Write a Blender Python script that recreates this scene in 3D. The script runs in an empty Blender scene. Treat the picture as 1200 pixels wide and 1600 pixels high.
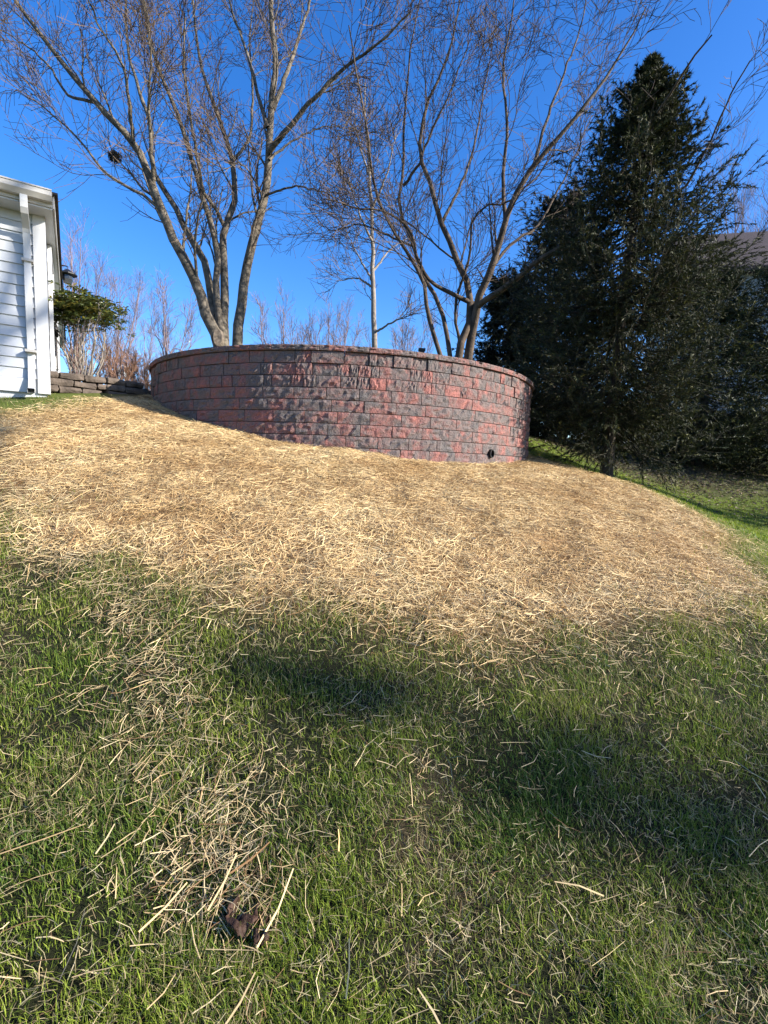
import bpy, math
import numpy as np
from mathutils import Matrix, Vector

# ---------------------------------------------------------------- camera, sky, sun, exposure
sc = bpy.context.scene
F = 760.0; PITCH = math.radians(5.8); ROLL = math.radians(2.1); EYE = 1.55
SUN_EL = math.radians(25.0); SUN_DIR_XY = (0.97, -0.24)
_f = np.array([0, math.cos(PITCH), -math.sin(PITCH)]); _r0 = np.array([1., 0, 0]); _u0 = np.array([0, math.sin(PITCH), math.cos(PITCH)])
_r = math.cos(ROLL)*_r0 + math.sin(ROLL)*_u0; _u = math.cos(ROLL)*_u0 - math.sin(ROLL)*_r0
EYEP = np.array([0, 0, EYE])
cam = bpy.data.cameras.new('camera'); camo = bpy.data.objects.new('camera', cam); sc.collection.objects.link(camo)
cam.sensor_fit = 'HORIZONTAL'; cam.sensor_width = 36.0; cam.lens = 36.0*F/1200; cam.clip_start = 0.05; cam.clip_end = 3000
camo.matrix_world = Matrix(((_r[0], _u[0], -_f[0], 0), (_r[1], _u[1], -_f[1], 0), (_r[2], _u[2], -_f[2], EYE), (0, 0, 0, 1)))
sc.camera = camo
world = bpy.data.worlds.new('World'); sc.world = world; world.use_nodes = True
wn = world.node_tree; wn.nodes.clear()
sky = wn.nodes.new('ShaderNodeTexSky'); sky.sky_type = 'NISHITA'; sky.sun_disc = False
sx, sy = SUN_DIR_XY; n_ = math.hypot(sx, sy); sx /= n_; sy /= n_
sky.sun_elevation = SUN_EL; sky.sun_rotation = math.atan2(sx, sy)
sky.altitude = 300; sky.air_density = 1.0; sky.dust_density = 0.8; sky.ozone_density = 4.0
hs = wn.nodes.new('ShaderNodeHueSaturation'); hs.inputs['Saturation'].default_value = 1.28; hs.inputs['Hue'].default_value = .511
bg = wn.nodes.new('ShaderNodeBackground'); bg.inputs['Strength'].default_value = 0.125
wo = wn.nodes.new('ShaderNodeOutputWorld')
wn.links.new(sky.outputs[0], hs.inputs['Color']); wn.links.new(hs.outputs[0], bg.inputs[0]); wn.links.new(bg.outputs[0], wo.inputs[0])
sun = bpy.data.lights.new('sun', 'SUN'); sun.energy = 5.0; sun.angle = math.radians(0.53); sun.color = (1.0, 0.93, 0.82)
suno = bpy.data.objects.new('sun', sun); sc.collection.objects.link(suno)
SD = Vector((sx*math.cos(SUN_EL), sy*math.cos(SUN_EL), math.sin(SUN_EL)))
suno.rotation_euler = SD.to_track_quat('Z', 'Y').to_euler(); suno.location = (20, -5, 15)
sc.view_settings.view_transform = 'Standard'; sc.view_settings.look = 'None'
sc.view_settings.exposure = 1.32; sc.view_settings.gamma = 1.0; sc.view_settings.use_curve_mapping = False
sc.cycles.max_bounces = 6; sc.cycles.transparent_max_bounces = 4

# ---------------------------------------------------------------- helpers
RNG = np.random.default_rng(7)
COL = sc.collection
def at(u, v, Y):
    d = _f + (u-600)/F*_r + (800-v)/F*_u
    return EYEP + d*(Y/d[1])
def unit(a): return a/(np.linalg.norm(a, axis=-1, keepdims=True)+1e-12)

def mesh_np(name, V, faces, col=None, smooth=False):
    V = np.asarray(V, np.float32); me = bpy.data.meshes.new(name)
    faces = [np.asarray(q, np.int32) for q in faces if len(q)]
    nl = sum(q.size for q in faces); nf = sum(len(q) for q in faces)
    me.vertices.add(len(V)); me.vertices.foreach_set('co', V.ravel())
    me.loops.add(nl); me.loops.foreach_set('vertex_index', np.concatenate([q.ravel() for q in faces]))
    st = []; off = 0
    for q in faces:
        st.append(off+np.arange(len(q))*q.shape[1]); off += q.size
    me.polygons.add(nf); me.polygons.foreach_set('loop_start', np.concatenate(st).astype(np.int32))
    if col is not None:
        a = me.color_attributes.new('Col', 'FLOAT_COLOR', 'POINT')
        c = np.ones((len(V), 4), np.float32); c[:, :3] = col; a.data.foreach_set('color', c.ravel())
    me.update(calc_edges=True); me.validate()
    me.polygons.foreach_set('use_smooth', np.full(len(me.polygons), bool(smooth)))
    return me

class Acc:
    def __init__(s): s.V = []; s.Q = []; s.T = []; s.C = []; s.n = 0
    def add(s, V, Q=None, T=None, C=None):
        V = np.asarray(V, float).reshape(-1, 3)
        if Q is not None and len(Q): s.Q.append(np.asarray(Q)+s.n)
        if T is not None and len(T): s.T.append(np.asarray(T)+s.n)
        if C is not None: s.C.append(C)
        s.V.append(V); s.n += len(V)
    def box(s, o, ax, ay, az):
        o = np.asarray(o, float); ax, ay, az = [np.asarray(k, float) for k in (ax, ay, az)]
        V = [o, o+ax, o+ax+ay, o+ay, o+az, o+ax+az, o+ax+ay+az, o+ay+az]
        s.add(V, [(0, 3, 2, 1), (4, 5, 6, 7), (0, 1, 5, 4), (1, 2, 6, 5), (2, 3, 7, 6), (3, 0, 4, 7)])
    def mesh(s, name, smooth=False):
        fs = []
        if s.Q: fs.append(np.concatenate(s.Q))
        if s.T: fs.append(np.concatenate(s.T))
        return mesh_np(name, np.concatenate(s.V), fs, np.concatenate(s.C) if s.C else None, smooth)

def obj(name, me, mat, parent=None, label=None, cat=None, group=None, kind=None):
    o = bpy.data.objects.new(name, me); COL.objects.link(o)
    if mat and me is not None and not me.materials: me.materials.append(mat)
    if parent: o.parent = parent
    if label: o['label'] = label
    if cat: o['category'] = cat
    if group: o['group'] = group
    if kind: o['kind'] = kind
    return o
def thing(name, loc, label, cat, group=None):
    o = obj(name, None, None, None, label, cat, group); o.location = tuple(map(float, loc)); o.empty_display_size = .2
    o['_'] = 0; del o['_']
    return o
def part(name, me, mat, parent, label=None):
    """mesh given in world coordinates, parented to a thing (or a part of one)"""
    o = obj(name, me, mat, parent, label)
    p = parent; off = Vector((0, 0, 0))
    while p is not None: off += p.location; p = p.parent
    me.transform(Matrix.Translation(-off)); return o
def bevel(o, w=.004, seg=1):
    m = o.modifiers.new('bevel', 'BEVEL'); m.width = w; m.segments = seg; return o

# ---------------------------------------------------------------- materials
def nodemat(name):
    m = bpy.data.materials.new(name); m.use_nodes = True; nt = m.node_tree
    return m, nt, nt.nodes['Principled BSDF']
def plain(name, c, rough=.7, var=.25, scale=6., bump=.0, bscale=40., metallic=0., spec=.3):
    m, nt, b = nodemat(name); N = nt.nodes; L = nt.links
    tc = N.new('ShaderNodeTexCoord'); nz = N.new('ShaderNodeTexNoise'); nz.inputs['Scale'].default_value = scale; nz.inputs['Detail'].default_value = 5
    L.new(tc.outputs['Object'], nz.inputs['Vector'])
    r = N.new('ShaderNodeValToRGB'); c = np.array(c)
    r.color_ramp.elements[0].position = .3; r.color_ramp.elements[1].position = .7
    r.color_ramp.elements[0].color = (*np.clip(c*(1-var), 0, 1), 1); r.color_ramp.elements[1].color = (*np.clip(c*(1+var), 0, 1), 1)
    L.new(nz.outputs['Fac'], r.inputs['Fac']); L.new(r.outputs[0], b.inputs['Base Color'])
    b.inputs['Roughness'].default_value = rough; b.inputs['Metallic'].default_value = metallic; b.inputs['Specular IOR Level'].default_value = spec
    if bump:
        n2 = N.new('ShaderNodeTexNoise'); n2.inputs['Scale'].default_value = bscale; n2.inputs['Detail'].default_value = 6
        L.new(tc.outputs['Object'], n2.inputs['Vector'])
        bp = N.new('ShaderNodeBump'); bp.inputs['Strength'].default_value = bump; bp.inputs['Distance'].default_value = .02
        L.new(n2.outputs['Fac'], bp.inputs['Height']); L.new(bp.outputs[0], b.inputs['Normal'])
    return m
def vcol(name, transl=.0, rough=.8, spec=.15):
    m, nt, b = nodemat(name); N = nt.nodes; L = nt.links
    a = N.new('ShaderNodeAttribute'); a.attribute_name = 'Col'
    L.new(a.outputs['Color'], b.inputs['Base Color']); b.inputs['Roughness'].default_value = rough; b.inputs['Specular IOR Level'].default_value = spec
    if transl:
        t = N.new('ShaderNodeBsdfTranslucent'); mx = N.new('ShaderNodeMixShader'); mx.inputs[0].default_value = transl
        L.new(a.outputs['Color'], t.inputs['Color']); L.new(b.outputs[0], mx.inputs[1]); L.new(t.outputs[0], mx.inputs[2])
        L.new(mx.outputs[0], N['Material Output'].inputs['Surface'])
    return m
M = {}
M['bark_grey'] = plain('grey_bark', (.115, .097, .074), .9, .65, 9, 1.0, 20)
M['bark_dark'] = plain('dark_bark', (.085, .062, .045), .9, .5, 5, .8, 30)
M['bark_pale'] = plain('pale_bark', (.22, .19, .16), .9, .3, 5, .5, 30)
M['twig'] = plain('twig_bark', (.10, .07, .05), .85, .35, 3)
M['twig_dark'] = plain('dark_twig_bark', (.085, .06, .045), .85, .35, 3)
M['twig_green'] = plain('spruce_twigs', (.032, .028, .018), .9, .4, 5)
M['bark_spruce'] = plain('spruce_bark', (.055, .042, .034), .95, .5, 8, .9, 30)
M['twig_far'] = plain('far_twigs', (.20, .15, .155), .9, .25, .5)  # slight distance haze put into this paler purple-grey colour
M['twig_red'] = plain('russet_twigs', (.24, .135, .09), .9, .3, 1)
M['white'] = plain('white_vinyl', (.46, .475, .495), .45, .04, 3, .06, 12)
M['white_trim'] = plain('white_trim', (.48, .49, .50), .4, .05, 4)
M['gutter'] = plain('gutter_paint', (.44, .42, .39), .5, .15, 5)
M['roof'] = plain('dark_shingle', (.05, .042, .04), .9, .3, 12, .4, 60)
M['roof_brown'] = plain('brown_shingle', (.045, .033, .035), .9, .3, 12, .4, 60)
M['pale_wall'] = plain('pale_siding', (.52, .54, .55), .6, .06, 3)
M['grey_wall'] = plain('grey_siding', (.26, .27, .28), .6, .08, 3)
M['black'] = plain('black_metal', (.015, .015, .016), .45, .2, 8)
M['glass'] = plain('dark_glass', (.03, .035, .04), .08, .1, 2, spec=.6)
M['door'] = plain('dark_door', (.045, .035, .03), .5, .2, 4)
M['pipe'] = plain('black_pipe', (.012, .012, .013), .5, .2, 10)
M['core_black'] = plain('near_black', (.006, .006, .006), .9, .1, 10)  # near-black, used on the core behind the blocks
M['timber'] = plain('brown_block', (.10, .078, .062), .9, .45, 6, .9, 25)
M['sign'] = plain('sign_back', (.42, .44, .46), .45, .12, 6, metallic=.2)
M['post'] = plain('white_post', (.72, .72, .70), .6, .06, 6)
M['leafdead'] = plain('dead_leaf', (.045, .022, .013), .7, .5, 30, .5, 60)
M['nest'] = plain('nest_twigs', (.06, .045, .033), .95, .4, 20)
M['cut'] = plain('cut_wood', (.15, .12, .09), .8, .5, 20, .5, 50)
M['stone'] = plain('grey_stone', (.13, .115, .10), .9, .4, 8, .8, 20)
M['straw'] = vcol('straw', .15, .55, .25)
M['grass'] = vcol('grass', .35, .55, .25)
M['needle'] = vcol('needles', .15, .6, .2)
M['leaf'] = vcol('evergreen_leaves', .15, .35, .4)

def block_material():
    m, nt, b = nodemat('split_face_block'); N = nt.nodes; L = nt.links
    tc = N.new('ShaderNodeTexCoord'); oi = N.new('ShaderNodeObjectInfo')
    sc1 = N.new('ShaderNodeVectorMath'); sc1.operation = 'SCALE'; sc1.inputs['Scale'].default_value = 37.
    cb = N.new('ShaderNodeCombineXYZ')
    for k in range(3): L.new(oi.outputs['Random'], cb.inputs[k])
    L.new(cb.outputs[0], sc1.inputs[0])
    ad = N.new('ShaderNodeVectorMath'); L.new(tc.outputs['Object'], ad.inputs[0]); L.new(sc1.outputs[0], ad.inputs[1])
    nz = N.new('ShaderNodeTexNoise'); nz.inputs['Scale'].default_value = 3.4; nz.inputs['Detail'].default_value = 8; nz.inputs['Roughness'].default_value = .62; nz.inputs['Distortion'].default_value = .6
    L.new(ad.outputs[0], nz.inputs['Vector'])
    r = N.new('ShaderNodeValToRGB'); e = r.color_ramp.elements
    e[0].position = .38; e[0].color = (.115, .103, .10, 1); e[1].position = .70; e[1].color = (.31, .128, .108, 1)
    k = e.new(.485); k.color = (.155, .118, .11, 1); k = e.new(.58); k.color = (.21, .105, .093, 1)
    L.new(nz.outputs['Fac'], r.inputs['Fac'])
    n2 = N.new('ShaderNodeTexNoise'); n2.inputs['Scale'].default_value = 60; n2.inputs['Detail'].default_value = 6; L.new(tc.outputs['Object'], n2.inputs['Vector'])
    mr = N.new('ShaderNodeMapRange'); mr.inputs[3].default_value = .5; mr.inputs[4].default_value = 1.55; L.new(n2.outputs['Fac'], mr.inputs[0])
    mm = N.new('ShaderNodeMix'); mm.data_type = 'RGBA'; mm.blend_type = 'MULTIPLY'; mm.inputs[0].default_value = 1
    L.new(r.outputs[0], mm.inputs[6]); L.new(mr.outputs[0], mm.inputs[7])
    L.new(mm.outputs[2], b.inputs['Base Color']); b.inputs['Roughness'].default_value = .9; b.inputs['Specular IOR Level'].default_value = .2
    n3 = N.new('ShaderNodeTexNoise'); n3.inputs['Scale'].default_value = 22; n3.inputs['Distortion'].default_value = .9; n3.inputs['Detail'].default_value = 7; n3.inputs['Roughness'].default_value = .65; L.new(ad.outputs[0], n3.inputs['Vector'])
    bp = N.new('ShaderNodeBump'); bp.inputs['Strength'].default_value = 1.0; bp.inputs['Distance'].default_value = .026
    L.new(n3.outputs['Fac'], bp.inputs['Height']); L.new(bp.outputs[0], b.inputs['Normal'])
    return m
M['block'] = block_material()

def ground_material():
    m, nt, b = nodemat('hill_ground'); N = nt.nodes; L = nt.links
    a = N.new('ShaderNodeAttribute'); a.attribute_name = 'Col'
    tc = N.new('ShaderNodeTexCoord'); nz = N.new('ShaderNodeTexNoise'); nz.inputs['Scale'].default_value = 45; nz.inputs['Detail'].default_value = 8; nz.inputs['Roughness'].default_value = .7
    L.new(tc.outputs['Object'], nz.inputs['Vector'])
    mr = N.new('ShaderNodeMapRange'); mr.inputs[3].default_value = .35; mr.inputs[4].default_value = 1.6; L.new(nz.outputs['Fac'], mr.inputs[0])
    mm = N.new('ShaderNodeMix'); mm.data_type = 'RGBA'; mm.blend_type = 'MULTIPLY'; mm.inputs[0].default_value = 1
    L.new(a.outputs['Color'], mm.inputs[6]); L.new(mr.outputs[0], mm.inputs[7]); L.new(mm.outputs[2], b.inputs['Base Color'])
    b.inputs['Roughness'].default_value = .95; b.inputs['Specular IOR Level'].default_value = .1
    bp = N.new('ShaderNodeBump'); bp.inputs['Strength'].default_value = .7; bp.inputs['Distance'].default_value = .03
    L.new(nz.outputs['Fac'], bp.inputs['Height']); L.new(bp.outputs[0], b.inputs['Normal'])
    return m
M['ground'] = ground_material()

# ---------------------------------------------------------------- terrain
CTRL = [(0, 0, 0), (-3, 0, .25), (3, 0, -.15), (-6, -2, .2), (6, -2, -.3), (0, -3, -.5), (-8, 2, 1.1),
        (-.3, 1, .22), (-.3, 2, .52), (-.4, 3, .86), (-.5, 4, 1.17), (-.6, 5, 1.43),
        (-1.5, 1, .28), (1.5, 1, .12), (-2.2, 2.2, .72), (2.4, 2, .36), (3.0, 3, .56), (5, 3, .12), (7, 4, .15)]
for a_ in [(0, 640, 5.6), (0, 730, 3.9), (120, 625, 6.6), (240, 616, 8.6), (350, 660, 7.0), (470, 692, 6.35), (540, 702, 6.2), (650, 716, 6.5), (750, 724, 7.1),
           (832, 718, 8.7), (985, 757, 7.0), (1100, 815, 5.6), (1150, 864, 4.6), (1175, 910, 3.9), (900, 735, 7.6), (1200, 842, 7.2), (1100, 775, 11.5),
           (1200, 770, 12), (1150, 722, 16), (900, 700, 14), (1250, 700, 20)]:
    CTRL.append(tuple(at(*a_)))
CTRL += [(-.8, 14.2, 2.95), (-3, 13, 2.95), (2.0, 12.6, 2.7), (-6, 12, 2.9), (-9, 9, 2.6), (-10, 18, 3.2), (0, 22, 3.0), (8, 24, 3.0), (14, 14, 1.3),
         (14, 5, .1), (-14, 6, 2.2), (16, 24, 2.6), (-16, 24, 3.2)]
CT = np.array(CTRL)
def _U(r2): return r2*np.log(r2+1e-9)
def _fit(ct):
    n = len(ct); X = ct[:, :2]; D = ((X[:, None]-X[None])**2).sum(-1); Pm = np.c_[np.ones(n), X]
    A = np.block([[_U(D)+np.eye(n)*.02, Pm], [Pm.T, np.zeros((3, 3))]]); return np.linalg.solve(A, np.r_[ct[:, 2], 0, 0, 0])
TW = _fit(CT)
def lump(x, y, s, seed):
    """cheap smooth pseudo-noise in about [-1, 1]"""
    g = np.random.default_rng(seed); o = 0
    for k in range(6):
        a = g.uniform(0, 6.283); fr = s*g.uniform(.6, 1.7); o = o+np.sin((x*math.cos(a)+y*math.sin(a))*fr+g.uniform(0, 6.283)+1.3*np.sin((x*math.sin(a)-y*math.cos(a))*fr*.7+k))
    return o/4.2
def hz(x, y, detail=True):
    x = np.asarray(x, float); y = np.asarray(y, float); xc = np.clip(x, -16, 16); yc = np.clip(y, -4, 25)
    o = np.zeros(np.broadcast(xc, yc).shape)
    for (a, b, _), w in zip(CT, TW[:-3]): o = o+w*_U((xc-a)**2+(yc-b)**2)
    o = o+TW[-3]+TW[-2]*xc+TW[-1]*yc
    if detail: o = o+.024*lump(x, y, 2.6, 3)+.014*lump(x, y, 8, 4)
    return o
STRAW = np.array([(-4.6, 4.9), (-4.25, 5.3), (-4.11, 5.8), (-4.0, 6.68), (-4.3, 8.4), (-3.5, 9.2), (2.5, 9.6), (3.0, 9.0), (3.25, 8.2), (3.45, 7.62), (3.7, 6.74), (3.78, 5.6), (3.45, 4.72), (2.95, 3.84), (2.35, 3.24), (1.85, 2.94),
                  (1.42, 2.84), (1.08, 2.72), (.81, 2.78), (.5, 2.66), (.16, 2.66), (-.12, 2.68), (-.46, 2.74), (-.79, 2.72), (-1.12, 2.82), (-1.42, 2.9), (-1.78, 2.98), (-1.99, 3.0),
                  (-2.38, 3.32), (-2.67, 3.54), (-3.22, 3.94), (-4.2, 4.5)])
STREAK = np.array([(-1.7, 2.72), (-1.19, 2.22), (-.96, 1.96), (-.69, 1.66), (-.5, 1.52), (-.44, 1.34), (-.36, 1.22)])
WC = np.array([-.80, 9.66]); WR = 3.44; WTOP = 2.97
def seg_dist(x, y, A, B):
    d = B-A; t = np.clip(((x-A[0])*d[0]+(y-A[1])*d[1])/(d@d), 0, 1); return np.hypot(x-A[0]-t*d[0], y-A[1]-t*d[1])
def straw_sd(x, y):
    """signed distance to the edge of the strawed area, positive inside"""
    n = len(STRAW); ins = np.zeros(x.shape, bool); dm = np.full(x.shape, 9.)
    for i in range(n):
        A, B = STRAW[i], STRAW[(i+1) % n]; dm = np.minimum(dm, seg_dist(x, y, A, B))
        c = ((A[1] > y) != (B[1] > y)) & (x < (B[0]-A[0])*(y-A[1])/(B[1]-A[1]+1e-12)+A[0]); ins ^= c
    return np.where(ins, dm, -dm)
def straw_mask(x, y):
    s = straw_sd(x, y)+.16*lump(x, y, 3.2, 11)+.08*lump(x, y, 9, 12)
    return 1/(1+np.exp(-s/.12))
def streak_mask(x, y):
    d = np.min([seg_dist(x, y, STREAK[i], STREAK[i+1]) for i in range(len(STREAK)-1)], axis=0)
    return np.exp(-(d/(.17+.06*lump(x, y, 5, 22)))**2)*np.clip(.65+.7*lump(x, y, 6, 21), .2, 1.3)
def inside_wall(x, y, r=WR-.02): return np.hypot(x-WC[0], y-WC[1]) < r
def axis(lo, hi, step, far, grow=1.25):
    c = list(np.arange(lo, hi+1e-6, step)); s = step; a = hi
    while a < far: s *= grow; a += s; c.append(a)
    s = step; a = lo
    while a > -far: s *= grow; a -= s; c.insert(0, a)
    return np.array(c)
gx = axis(-6, 8, .07, 1500); gy = axis(-.6, 13, .07, 1500)
GX, GY = np.meshgrid(gx, gy); gz = hz(GX.ravel(), GY.ravel()); xs, ys = GX.ravel(), GY.ravel()
far = np.clip((np.hypot(xs, ys-10)-30)/200, 0, 1); gz = gz-far*6
nx, ny = len(gx), len(gy); idx = np.arange(nx*ny).reshape(ny, nx)
quads = np.stack([idx[:-1, :-1], idx[:-1, 1:], idx[1:, 1:], idx[1:, :-1]], -1).reshape(-1, 4)
sm = straw_mask(xs, ys); bare = np.clip(lump(xs, ys, 5, 31)*1.2-.35, 0, 1)
litter = np.clip(1-((xs-7.5)/6)**2-((ys-15.5)/4.2)**2, 0, 1)**.5
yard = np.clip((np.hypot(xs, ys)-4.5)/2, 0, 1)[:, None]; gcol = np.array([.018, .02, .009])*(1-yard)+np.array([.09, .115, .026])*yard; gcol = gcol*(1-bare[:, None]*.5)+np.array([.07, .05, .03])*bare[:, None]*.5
gcol = gcol*(1-litter[:, None])+np.array([.085, .07, .05])*litter[:, None]
gcol = gcol*(1-sm[:, None])+np.array([.24, .15, .07])*(1+.25*lump(xs, ys, 6, 41))[:, None]*sm[:, None]
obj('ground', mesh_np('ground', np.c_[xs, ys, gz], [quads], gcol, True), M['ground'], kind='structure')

# ---------------------------------------------------------------- tubes, branches
def tubes(acc, P, R, sides, cap=False):
    """P (N,K,3) centre lines, R (N,K) radii"""
    if len(P) == 0: return
    N, K, _ = P.shape
    T = unit(np.gradient(P, axis=1)); ref = np.where(np.abs(T[:, :1, 2:3]) > .9, np.array([1., 0, 0]), np.array([0, 0, 1.]))
    A = unit(np.cross(T, np.broadcast_to(ref, T.shape))); B = np.cross(T, A)
    th = np.arange(sides)*2*math.pi/sides
    V = P[:, :, None]+R[:, :, None, None]*(np.cos(th)[None, None, :, None]*A[:, :, None]+np.sin(th)[None, None, :, None]*B[:, :, None])
    i = np.arange(N*K*sides).reshape(N, K, sides); j = np.roll(i, -1, 2)
    Q = np.stack([i[:, :-1], j[:, :-1], j[:, 1:], i[:, 1:]], -1).reshape(-1, 4)
    acc.add(V.reshape(-1, 3), Q)
def smooth_line(pts, K):
    pts = np.asarray(pts, float); d = np.r_[0, np.cumsum(np.linalg.norm(np.diff(pts, axis=0), axis=1))]; t = np.linspace(0, d[-1], K)
    m = np.gradient(pts, d, axis=0); o = np.zeros((K, 3))
    j = np.clip(np.searchsorted(d, t, side='right')-1, 0, len(d)-2); h = (d[j+1]-d[j])[:, None]; s = ((t-d[j])/(d[j+1]-d[j]))[:, None]
    return (2*s**3-3*s**2+1)*pts[j]+(s**3-2*s**2+s)*h*m[j]+(-2*s**3+3*s**2)*pts[j+1]+(s**3-s**2)*h*m[j+1]
def spawn(P, R, per, t0, length, spread, up, K, rng, rmin, rf=.6, wig=.18, t1=.98, taper=.6):
    """children of branches: per parent `per`, starting at t in [t0,t1]"""
    N, KP, _ = P.shape; n = N*per; pi = np.repeat(np.arange(N), per)
    t = (np.tile((np.arange(per)+.5)/per, N)+rng.uniform(-.5, .5, n)/per)*(t1-t0)+t0
    q = t*(KP-1); k = np.clip(q.astype(int), 0, KP-2); fr = (q-k)[:, None]
    pos = P[pi, k]*(1-fr)+P[pi, k+1]*fr; tan = unit(P[pi, k+1]-P[pi, k]); r0 = R[pi, k]*(1-fr[:, 0])+R[pi, k+1]*fr[:, 0]
    plen = np.linalg.norm(np.diff(P, axis=1), axis=2).sum(1)[pi]
    L = (length[0] if length[0] > 0 else -length[0]*plen); L = L*rng.uniform(.55, 1.25, n)*(1-length[1]*t)
    perp = unit(np.cross(tan, rng.normal(size=(n, 3)))); d = unit(tan+perp*spread*rng.uniform(.6, 1.3, n)[:, None]+np.array([0, 0, up]))
    O = np.zeros((n, K, 3)); O[:, 0] = pos
    for s in range(1, K):
        d = unit(d+rng.normal(size=(n, 3))*wig+np.array([0, 0, up*.35])); O[:, s] = O[:, s-1]+d*(L/(K-1))[:, None]
    ra = np.maximum(np.minimum(r0*rf, L*.022+.002), rmin); RR = ra[:, None]*(1-np.linspace(0, taper, K))[None]; return O, np.maximum(RR, rmin)

def bare_tree(name, label, limbs, base, levels, mats, seed, group='bare trees behind the wall', extra=None):
    """limbs: list of (points, r0, r1, is_trunk); levels: list of spawn keyword dicts"""
    rng = np.random.default_rng(seed); t = thing(name, base, label, 'tree', group)
    LP, LR = [], []
    for pts, r0, r1, tr in limbs:
        P = smooth_line(pts, 22); P[1:-1] += rng.normal(size=(20, 3))*.012
        r0 = r0*.86; R = r0+(r1-r0)*np.linspace(0, 1, 22)**.8; a = Acc(); tubes(a, P[None], R[None], 9)
        me = a.mesh('trunk' if tr else 'limb', True); part('trunk' if tr else 'limb', me, mats[0], t); LP.append(P); LR.append(R)
    a1 = Acc(); a2 = Acc()
    thin = np.array([q[3] is None for q in limbs]); P = np.array(LP); R = np.array(LR)
    if thin.any():
        Pt, Rt = P[thin], R[thin]
        for li, (kw, pr_) in enumerate(zip(levels, (7, 4, 3))):
            Pt, Rt = spawn(Pt, Rt, rng=rng, **dict(kw, per=pr_, t0=.1, rmin=kw['rmin']*.7, length=(kw['length'][0]*.55, kw['length'][1]))); tubes(a2, Pt, Rt, 3)
    P, R = P[~thin], R[~thin]
    for li, kw in enumerate(levels):
        P, R = spawn(P, R, rng=rng, **kw)
        tubes(a1 if li == 0 else a2, P, R, 5 if li == 0 else 3)
    part('crown', a2.mesh('crown', False), mats[1], t)['kind'] = 'stuff'
    part('bough', a1.mesh('bough', True), mats[0], t)['kind'] = 'stuff'
    return t
def px_line(pts, Y0, Y1, ground=None):
    n = len(pts); o = [at(u, v, Y0+(Y1-Y0)*i/(n-1)) for i, (u, v) in enumerate(pts)]
    if ground is not None: o.insert(0, np.array([ground[0], ground[1], hz(ground[0], ground[1])-.15]))
    return o

# ---------------------------------------------------------------- retaining wall of split-face blocks
def block_mesh(L, H, seed, rough=.02, depth=.22, nu=8, nv=4, prefix='block'):
    g = np.random.default_rng(seed); V = []; us = np.linspace(-.5, .5, nu+1); vs = np.linspace(0, 1, nv+1)
    for j, v in enumerate(vs):
        for i, u in enumerate(us):
            e = (i in (0, nu)) or (j in (0, nv)); y = g.normal()*rough*(.25 if e else .9)-(0 if e else rough*.75)
            V.append((u*L+(0 if i in (0, nu) else g.normal()*L*.02), y, v*H+(0 if j in (0, nv) else g.normal()*H*.05)))
    n = len(V); w = nu+1; Q = [(j*w+i, j*w+i+1, (j+1)*w+i+1, (j+1)*w+i) for j in range(nv) for i in range(nu)]
    kb = 1-depth/WR
    V += [(-.5*L*kb, depth, 0), (.5*L*kb, depth, 0), (.5*L*kb, depth, H), (-.5*L*kb, depth, H)]
    T = []; top = nv*w
    T += [(i+1, i, n) for i in range(nu//2)]+[(i+1, i, n+1) for i in range(nu//2, nu)]+[(nu//2, n, n+1)]
    T += [(top+i, top+i+1, n+3) for i in range(nu//2)]+[(top+i, top+i+1, n+2) for i in range(nu//2, nu)]+[(top+nu//2, n+2, n+3)]
    for j in range(nv): T += [(j*w, (j+1)*w, n if j < nv//2 else n+3), ((j+1)*w+nu, j*w+nu, n+1 if j < nv//2 else n+2)]
    T += [(nv//2*w, n+3, n), (nv//2*w+nu, n+1, n+2)]
    Q += [(n+1, n, n+3, n+2)]
    me = mesh_np(prefix, V, [np.array(Q), np.array(T)]); me.materials.append(M['block']); return me
wall = thing('retaining_wall', (WC[0], WC[1], 1.6), 'curved retaining wall of red and charcoal split-face concrete blocks above the straw', 'retaining wall')
CH = .1475; CAPH = .064
VAR = {}
def variants(L, H, rough, n=10):
    k = (round(L, 3), round(H, 3))
    if k not in VAR: VAR[k] = [block_mesh(L, H, int(L*1000)+i*17, rough) for i in range(n)]
    return VAR[k]
def place(me, phi, z, r, name, tilt=0):
    o = bpy.data.objects.new(name, me); COL.objects.link(o); o.parent = wall
    # phi measured from the camera-facing direction (-Y), positive to the right
    o.location = (r*math.sin(phi), -r*math.cos(phi), z-1.6); o.rotation_euler = (tilt, 0, phi)
PHI0, PHI1 = math.radians(-98), math.radians(112)
brng = np.random.default_rng(5)
nblk = 0
for c in range(10):
    z = WTOP-CAPH-(c+1)*CH; mixed = c < 3
    phi = PHI0-brng.uniform(0, .1)
    while phi < PHI1:
        L = brng.choice([.10, .15, .20, .25, .30, .40], p=[.1, .14, .3, .2, .16, .10]) if mixed else .405
        dphi = 2*math.asin((L+(.009 if mixed else .007))/2/WR); pc = phi+dphi/2; phi += dphi
        px_, py_ = WC[0]+WR*math.sin(pc), WC[1]-WR*math.cos(pc)
        if z+CH < float(hz(px_, py_))-.02: continue
        me = variants(L, CH-.008, .007 if mixed else .0075)[brng.integers(10)]
        place(me, pc, z, WR+(brng.uniform(-.012, .012) if mixed else brng.uniform(-.004, .004)), 'block', brng.normal()*.004); nblk += 1
phi = PHI0; 
while phi < PHI1:
    dphi = 2*math.asin(.306/2/WR); place(variants(.301, CAPH, .007)[brng.integers(10)], phi+dphi/2, WTOP-CAPH+.001, WR+.032, 'cap_block'); phi += dphi
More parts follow.
